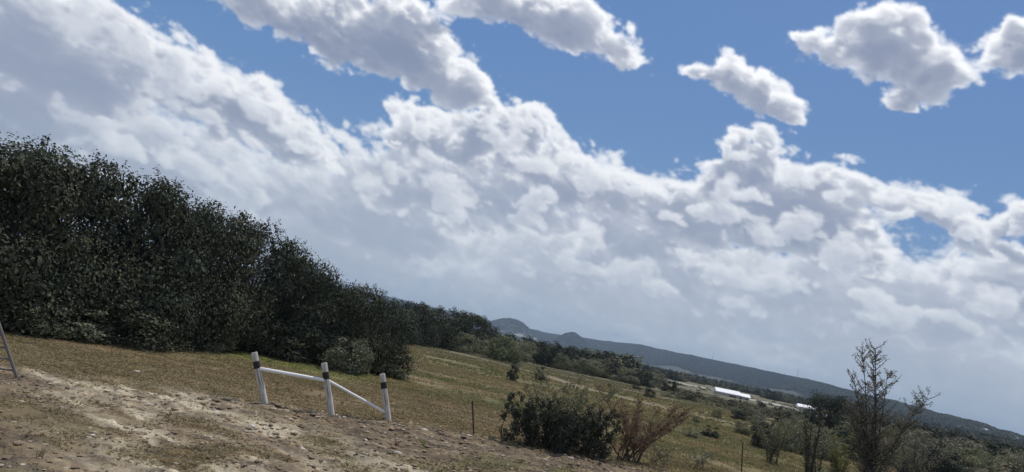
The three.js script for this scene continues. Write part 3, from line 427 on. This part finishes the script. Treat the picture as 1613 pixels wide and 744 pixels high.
// ---------------------------------------------------------------- painted fence brace
function paintTexture(seed, base, dirt, amount) {
  const N = 128, d = new Uint8Array(N * N * 4); for (let j = 0; j < N; j++) for (let i = 0; i < N; i++) { const a = i / N * 6.283, n = fbm(Math.cos(a) * 2.5 + seed, Math.sin(a) * 2.5, j * 0.03, 4), s = fbm(Math.cos(a) * 7, Math.sin(a) * 7 + seed, j * 0.02, 3), t = smooth(-0.05, 0.3, n * 0.7 + s * 0.6) * amount; for (let c = 0; c < 3; c++) d[(j * N + i) * 4 + c] = mix(base[c], dirt[c], t); d[(j * N + i) * 4 + 3] = 255; }
  const t = new THREE.DataTexture(d, N, N); t.wrapS = t.wrapT = THREE.RepeatWrapping; t.magFilter = THREE.LinearFilter; t.colorSpace = THREE.SRGBColorSpace; t.needsUpdate = true; return t;
}
const whiteWood = new THREE.MeshStandardMaterial({ map: paintTexture(2, [196, 192, 184], [116, 108, 96], 0.95), roughness: 0.75 });
const whiteRail = new THREE.MeshStandardMaterial({ map: paintTexture(8, [236, 235, 231], [190, 186, 178], 0.5), roughness: 0.6 });
const blackPaint = new THREE.MeshStandardMaterial({ map: paintTexture(5, [22, 22, 24], [48, 46, 44], 0.8), roughness: 0.7 });
function pole(a, b, ra, rb, bevel = 0.012) {       // a round post between two points, with softened ends
  const len = a.distanceTo(b), pts = [new THREE.Vector2(0.0001, 0), new THREE.Vector2(ra, 0)]; for (let k = 1; k < 8; k++) pts.push(new THREE.Vector2(mix(ra, rb, k / 8) * (1 + 0.03 * Math.sin(k * 2.3 + ra * 90)), len * k / 8)); pts.push(new THREE.Vector2(rb, len - bevel), new THREE.Vector2(rb - bevel, len), new THREE.Vector2(0.0001, len));
  const g = new THREE.LatheGeometry(pts, 14); g.applyQuaternion(new THREE.Quaternion().setFromUnitVectors(V3(0, 1, 0), b.clone().sub(a).normalize())); g.translate(a.x, a.y, a.z); return g;
}
{
  const posts = [[V3(-5.35, 0, -21.1), V3(-5.89, 1.25, -20.99)], [V3(-3.71, 0, -21.65), V3(-4.2, 1.3, -21.6)], [V3(-2.33, 0, -22.69), V3(-2.76, 1.25, -22.63)]], o = V3(-3.71, height(-3.71, -21.65), -21.65);
  const brace = thing('fence_brace', 'white painted fence brace of three leaning posts with black bands', 'fence', o.toArray());
  const local = (v) => v.clone().sub(o);
  for (const [a, b] of posts) {
    a.y = height(a.x, a.z); const foot = a.clone().addScaledVector(b.clone().sub(a), -0.12), p = part('post', pole(local(foot), local(b), 0.088, 0.080), whiteWood, brace);
    const at = (t) => a.clone().lerp(b, t); part('black_band', pole(local(at(0.685)), local(at(0.825)), 0.0845, 0.0835, 0.003), blackPaint, p);
  }
  part('rail', pole(local(V3(-5.67, 0.87, -21.02)), local(V3(-4.06, 0.86, -21.6)), 0.048, 0.048), whiteRail, brace);
  part('diagonal_rail', pole(local(V3(-4.03, 0.88, -21.6)), local(V3(-2.47, 0.24, -22.66)), 0.04, 0.04), whiteRail, brace);
}
// steel T posts
const steel = new THREE.MeshStandardMaterial({ color: lin(0.035, 0.035, 0.028), roughness: 0.75, metalness: 0.2 }), rust = new THREE.MeshStandardMaterial({ color: lin(0.07, 0.045, 0.03), roughness: 0.85 });
for (const [label, a, b, m] of [['dark steel fence post standing alone left of the dense bush', V3(0.06, 0, -23.6), V3(-0.17, 0.94, -23.6), steel], ['rusty thin steel fence post at the bottom edge in olive grass', V3(8.36, 0, -25.11), V3(8.24, 1.22, -25.19), rust]]) {
  a.y = height(a.x, a.z); const t = thing('steel_post', label, 'post', a.toArray(), 'steel fence posts'), d = b.clone().sub(a), len = d.length() + 0.15; t.quaternion.setFromUnitVectors(V3(0, 1, 0), d.normalize());
  const s = new THREE.Shape(); [[-0.02, 0], [0.02, 0], [0.02, 0.006], [0.004, 0.006], [0.004, 0.036], [-0.004, 0.036], [-0.004, 0.006], [-0.02, 0.006]].forEach(([x, y], i) => i ? s.lineTo(x, y) : s.moveTo(x, y));
  const g = new THREE.ExtrudeGeometry(s, { depth: len, bevelEnabled: false }).rotateX(-Math.PI / 2); g.translate(0, -0.15, 0.018); part('shaft', g, m, t);
  const studs = []; for (let y = 0.1; y < len - 0.2; y += 0.06) studs.push(new THREE.BoxGeometry(0.012, 0.014, 0.012).translate(0, y, 0.022)); part('stud_row', mergeGeometries(studs), m, t);
}
// end of a tubular gate at the left
{
  const grey = new THREE.MeshStandardMaterial({ color: lin(0.17, 0.16, 0.15), roughness: 0.7, metalness: 0.1 }), a = V3(-9.57, 0, -17.32), b = V3(-10.11, 1.13, -17.03); a.y = height(a.x, a.z) + 0.02;
  const g = thing('pipe_gate', 'grey metal pipe gate leaning at the left edge', 'gate', a.toArray()), L = (v) => v.clone().sub(a), along = V3(-3.2, 0.0, 1.1);
  part('end_pipe', pole(L(a), L(b), 0.032, 0.032), grey, g);
  for (const t of [0.12, 0.32, 0.52, 0.74, 0.96]) { const p = a.clone().lerp(b, t); part('rail', pole(L(p), L(p.clone().add(along)), 0.022, 0.022), grey, g); }
  part('end_pipe', pole(L(a.clone().add(along)), L(b.clone().add(along)), 0.032, 0.032), grey, g);
}

// ---------------------------------------------------------------- sheds, houses and masts far out
const roofWhite = new THREE.MeshStandardMaterial({ color: lin(0.80, 0.80, 0.79), roughness: 0.5 }), wallPale = new THREE.MeshStandardMaterial({ color: lin(0.48, 0.46, 0.42), roughness: 0.9 }), wallDark = new THREE.MeshStandardMaterial({ color: lin(0.12, 0.12, 0.12), roughness: 0.9 });
function shed(label, az, d, len, deep, wall, rise, turn, wallMat = wallPale, name = 'shed') {
  const x = Math.sin(az * D2R) * d, z = -Math.cos(az * D2R) * d, t = thing(name, label, name === 'shed' ? 'shed' : 'house', [x, height(x, z) - 0.2, z], name === 'shed' ? 'sheds in the valley' : 'far houses'); t.rotation.y = turn;
  part('wall', new THREE.BoxGeometry(len, wall, deep).translate(0, wall / 2, 0), wallMat, t);
  const s = new THREE.Shape(); s.moveTo(-deep / 2 - 0.4, 0); s.lineTo(0, rise); s.lineTo(deep / 2 + 0.4, 0); s.lineTo(deep / 2 + 0.4, -0.25); s.lineTo(-deep / 2 - 0.4, -0.25); s.closePath();
  part('roof', new THREE.ExtrudeGeometry(s, { depth: len + 0.8, bevelEnabled: false }).translate(0, 0, -len / 2 - 0.4).rotateY(Math.PI / 2).translate(0, wall + 0.27, 0), roofWhite, t);
  part('door', new THREE.BoxGeometry(Math.min(4, len * 0.3), wall * 0.75, 0.1).translate(len * 0.2, wall * 0.375 + 0.02, deep / 2 + 0.08), wallDark, t); return t;
}
shed('long low shed with a brilliant white roof in the valley', 16.6, 282, 7.4, 8.5, 1.1, 1.15, -0.15);
shed('small white roofed shed joined beyond the long shed', 17.75, 284, 2.6, 5, 1.0, 0.9, -0.15);
shed('small white roofed shed half hidden by scrub above the stem clump', 21.7, 330, 6, 6, 1.2, 1.0, -0.25);
shed('pale shed beside the far lane, farthest of the sheds', 13.3, 900, 9, 7, 4.5, 1.5, 0.5);
for (const [label, az, d, y] of [['tiny white house high on the right hillside', 29.1, 1930, 22], ['tiny white house on the hillside between two others', 31.85, 1500, 14], ['tiny white house on the hillside near the right edge', 33.5, 1350, 8]]) { const h = shed(label, az, d, 7, 6, 3, 1.6, 0.7, wallPale, 'house'); h.position.y = y; }
for (const [label, az, d, top] of [['thin radio mast on the ridge, left of two', 15.3, 3900, 45], ['thin radio mast on the ridge, right of two', 20.85, 3200, 38]]) {
  const el = along(RIDGE, az)[1], x = Math.sin(az * D2R) * d, z = -Math.cos(az * D2R) * d, y = EYE + Math.tan(el * D2R) * d - 6, t = thing('radio_mast', label, 'mast', [x, y, z], 'radio masts'), bars = [];
  for (let k = 0; k < 3; k++) { const a = k * 2.094; bars.push(limb([V3(Math.cos(a) * 2, 0, Math.sin(a) * 2), V3(Math.cos(a) * 0.8, top, Math.sin(a) * 0.8)], [0.2, 0.15], 4)); } for (let h = 3; h < top; h += 4) bars.push(new THREE.TorusGeometry(mix(2, 0.8, h / top), 0.1, 4, 3).rotateX(Math.PI / 2).translate(0, h, 0));
  part('lattice', mergeGeometries(bars.map((b) => { const q = b.index ? b.toNonIndexed() : b; q.deleteAttribute('uv'); return q; })), wallDark, t); part('aerial', limb([V3(0, top - 1, 0), V3(0, top + 9, 0)], [0.16, 0.08], 5), wallDark, t);
}

// ---------------------------------------------------------------- stones and grass
const rockMat = [lin(0.46, 0.42, 0.36), lin(0.38, 0.34, 0.28), lin(0.54, 0.50, 0.44)].map((c) => new THREE.MeshStandardMaterial({ color: c, roughness: 0.95 }));
function rockGeometry(seed) { const g = new THREE.IcosahedronGeometry(1, 1), p = g.attributes.position; for (let i = 0; i < p.count; i++) { const x = p.getX(i), y = p.getY(i), z = p.getZ(i), k = 1 + 0.9 * fbm(x * 1.1 + seed, y * 1.1, z * 1.1, 3); p.setXYZ(i, x * k, y * k * 0.42, z * k); } g.computeVertexNormals(); return g; }
const rocks = [1, 2, 3, 4].map((k) => rockGeometry(k * 7.7));
{
  const r = rng(19), named = [[-0.05, -22.9, 0.06, 'pale stone at the foot of the lone steel post'], [2.3, -20.6, 0.04, 'small white stone in the grass below the dense bush'], [-4.35, -12.8, 0.045, 'white stone on the track near the bottom edge'], [-9.3, -22.5, 0.07, 'pale stone on the grass above the track at the left']];
  for (const [x, z, s, label] of named) { const o = part(numbered('limestone_rock'), rocks[0], rockMat[2], scene); o.position.set(x, height(x, z) + s * 0.1, z); o.scale.set(s * 1.4, s, s); o.rotation.y = r() * 6; tag(o, label, 'rock', 'limestone rocks'); }
  let n = 0, guard = 0;
  while (n < 70 && guard++ < 9000) {
    const az = -33 + 46 * r(), d = 11 + 14 * Math.sqrt(r()), x = Math.sin(az * D2R) * d, z = -Math.cos(az * D2R) * d; if (r() > bare(x, z) + 0.05) continue; const s = 0.03 + 0.05 * Math.pow(r(), 2.5);
    const o = part(numbered('limestone_rock'), rocks[n % 4], rockMat[n % 3], scene); o.position.set(x, height(x, z) + s * 0.1, z); o.scale.set(s * (1 + r()), s, s * (0.8 + 0.5 * r())); o.rotation.y = r() * 6.28; tag(o, 'loose pale limestone rock scattered on the bare dirt', 'rock', 'rocks scattered on the dirt'); n++;
  }
  const pebbles = [], clods = [];
  for (let k = 0; k < 26000; k++) {
    const az = -36 + 58 * r(), d = 9 + 19 * Math.sqrt(r()), x = Math.sin(az * D2R) * d, z = -Math.cos(az * D2R) * d, b = bare(x, z); if (r() > b) continue; const s = 0.008 + 0.03 * Math.pow(r(), 3), p = paleness(x, z), v = 0.7 + 0.6 * r();
    if (r() < 0.35 + 0.4 * p) pebbles.push([x, height(x, z), z, s * 1.3, s, r() * 6.28, [0.38 * v, 0.32 * v, 0.24 * v]]); else clods.push([x, height(x, z), z, s * 2.2, s * 1.7, r() * 6.28, [0.19 * v, 0.138 * v, 0.088 * v]]);
  }
  const stone = new THREE.MeshStandardMaterial({ color: 0xffffff, roughness: 1 }), g = rockGeometry(3.1);
  scatter('gravel', g, stone, pebbles, 'fine pale gravel strewn over the bare dirt', 'gravel'); scatter('dirt_clods', g, stone, clods, 'crumbled brown clods of dirt on the bare ground', 'dirt');
}
{
  const tuft = (seed, blades, wide) => { const r = rng(seed), P = [], I = []; for (let b = 0; b < blades; b++) { const a = r() * 6.28, q = 0.25 * r(), h = 0.5 + 0.5 * r(), lx = (r() - 0.5) * 0.9, lz = (r() - 0.5) * 0.9, x = Math.cos(a) * q, z = Math.sin(a) * q, wx = Math.cos(a + 1.3) * wide, wz = Math.sin(a + 1.3) * wide, k = P.length / 3; P.push(x - wx, -0.1, z - wz, x + wx, -0.1, z + wz, x + lx * 0.35 - wx * 0.7, h * 0.6, z + lz * 0.35 - wz * 0.7, x + lx * 0.35 + wx * 0.7, h * 0.6, z + lz * 0.35 + wz * 0.7, x + lx, h, z + lz); I.push(k, k + 1, k + 3, k, k + 3, k + 2, k + 2, k + 3, k + 4); } const g = new THREE.BufferGeometry(); g.setAttribute('position', new THREE.Float32BufferAttribute(P, 3)); g.setIndex(I); g.computeVertexNormals(); return g; };
  const blade = new THREE.MeshPhysicalMaterial({ color: 0xffffff, roughness: 1, transmission: 0.4, thickness: 0, side: THREE.DoubleSide }), r = rng(29), c = [0, 0, 0], near = [], far = [];
  for (let k = 0; k < 330000; k++) {
    const az = -37 + 74 * r(), d = 9.5 * Math.pow(6.5, r()), x = Math.sin(az * D2R) * d, z = -Math.cos(az * D2R) * d, b = z > -30 ? bare(x, z) : 0; if (r() < b * 1.02) continue;
    const lush = fbm(x * 0.22, 3, z * 0.22, 3) + 0.6 * fbm(x * 1.1, 7, z * 1.1, 2); if (lush < -0.32) continue;
    groundColor(x, z, c); const v = 0.75 + 0.6 * r(), dry = r() < 0.22, s = (0.02 + 0.045 * r() * r()) * clamp(1 + 1.3 * lush, 0.5, 2) * (d > 22 ? d / 22 : 1);
    near.push([x, height(x, z), z, s * 2.4, s, r() * 6.28, dry ? [0.28 * v, 0.22 * v, 0.11 * v] : [c[0] * v * 1.45, c[1] * v * 1.5, c[2] * v * 1.45]]);
  }
  for (let k = 0; k < 45000; k++) {
    const az = -12 + 49 * r(), d = 55 + 75 * Math.pow(r(), 0.7), x = Math.sin(az * D2R) * d, z = -Math.cos(az * D2R) * d; if (toLine(x, z, FAR_TRACK) < 1.3) continue; if (fbm(x * 0.12, 3, z * 0.2, 2) < -0.15) continue;
    groundColor(x, z, c); const v = 0.75 + 0.6 * r(), s = 0.09 + 0.14 * r() * r(); far.push([x, height(x, z), z, s * 2.2, s, r() * 6.28, [c[0] * v * 1.3, c[1] * v * 1.36, c[2] * v * 1.3]]);
  }
  const weeds = []; for (let k = 0; k < 2600; k++) { const az = -34 + 66 * r(), d = 12 * Math.pow(6, r()), x = Math.sin(az * D2R) * d, z = -Math.cos(az * D2R) * d; if (z > -30 && r() < bare(x, z) * 0.9) continue; if (fbm(x * 0.15, 5, z * 0.15, 2) < -0.02) continue; const v = 0.7 + 0.6 * r(), s = 0.07 + 0.14 * r() * r(), q = r(); weeds.push([x, height(x, z), z, s * (1 + r()), s, r() * 6.28, q < 0.5 ? [0.30 * v, 0.23 * v, 0.12 * v] : q < 0.8 ? [0.15 * v, 0.16 * v, 0.05 * v] : [0.17 * v, 0.11 * v, 0.06 * v]]); }
  scatter('dry_weeds', tuft(3, 16, 0.03), blade, weeds, 'scattered taller dry weeds standing above the short grass', 'weeds');
  scatter('grass', tuft(1, 11, 0.055), blade, near, 'short dry olive and tan grass round the bare dirt', 'grass');
  scatter('meadow_grass', tuft(2, 12, 0.07), blade, far, 'longer olive grass of the far meadow', 'grass');
}

// ---------------------------------------------------------------- air
scene.fog = new THREE.FogExp2(new THREE.Color().setRGB(0.62, 0.80, 1.0), 0.00012);
renderer.render(scene, camera);
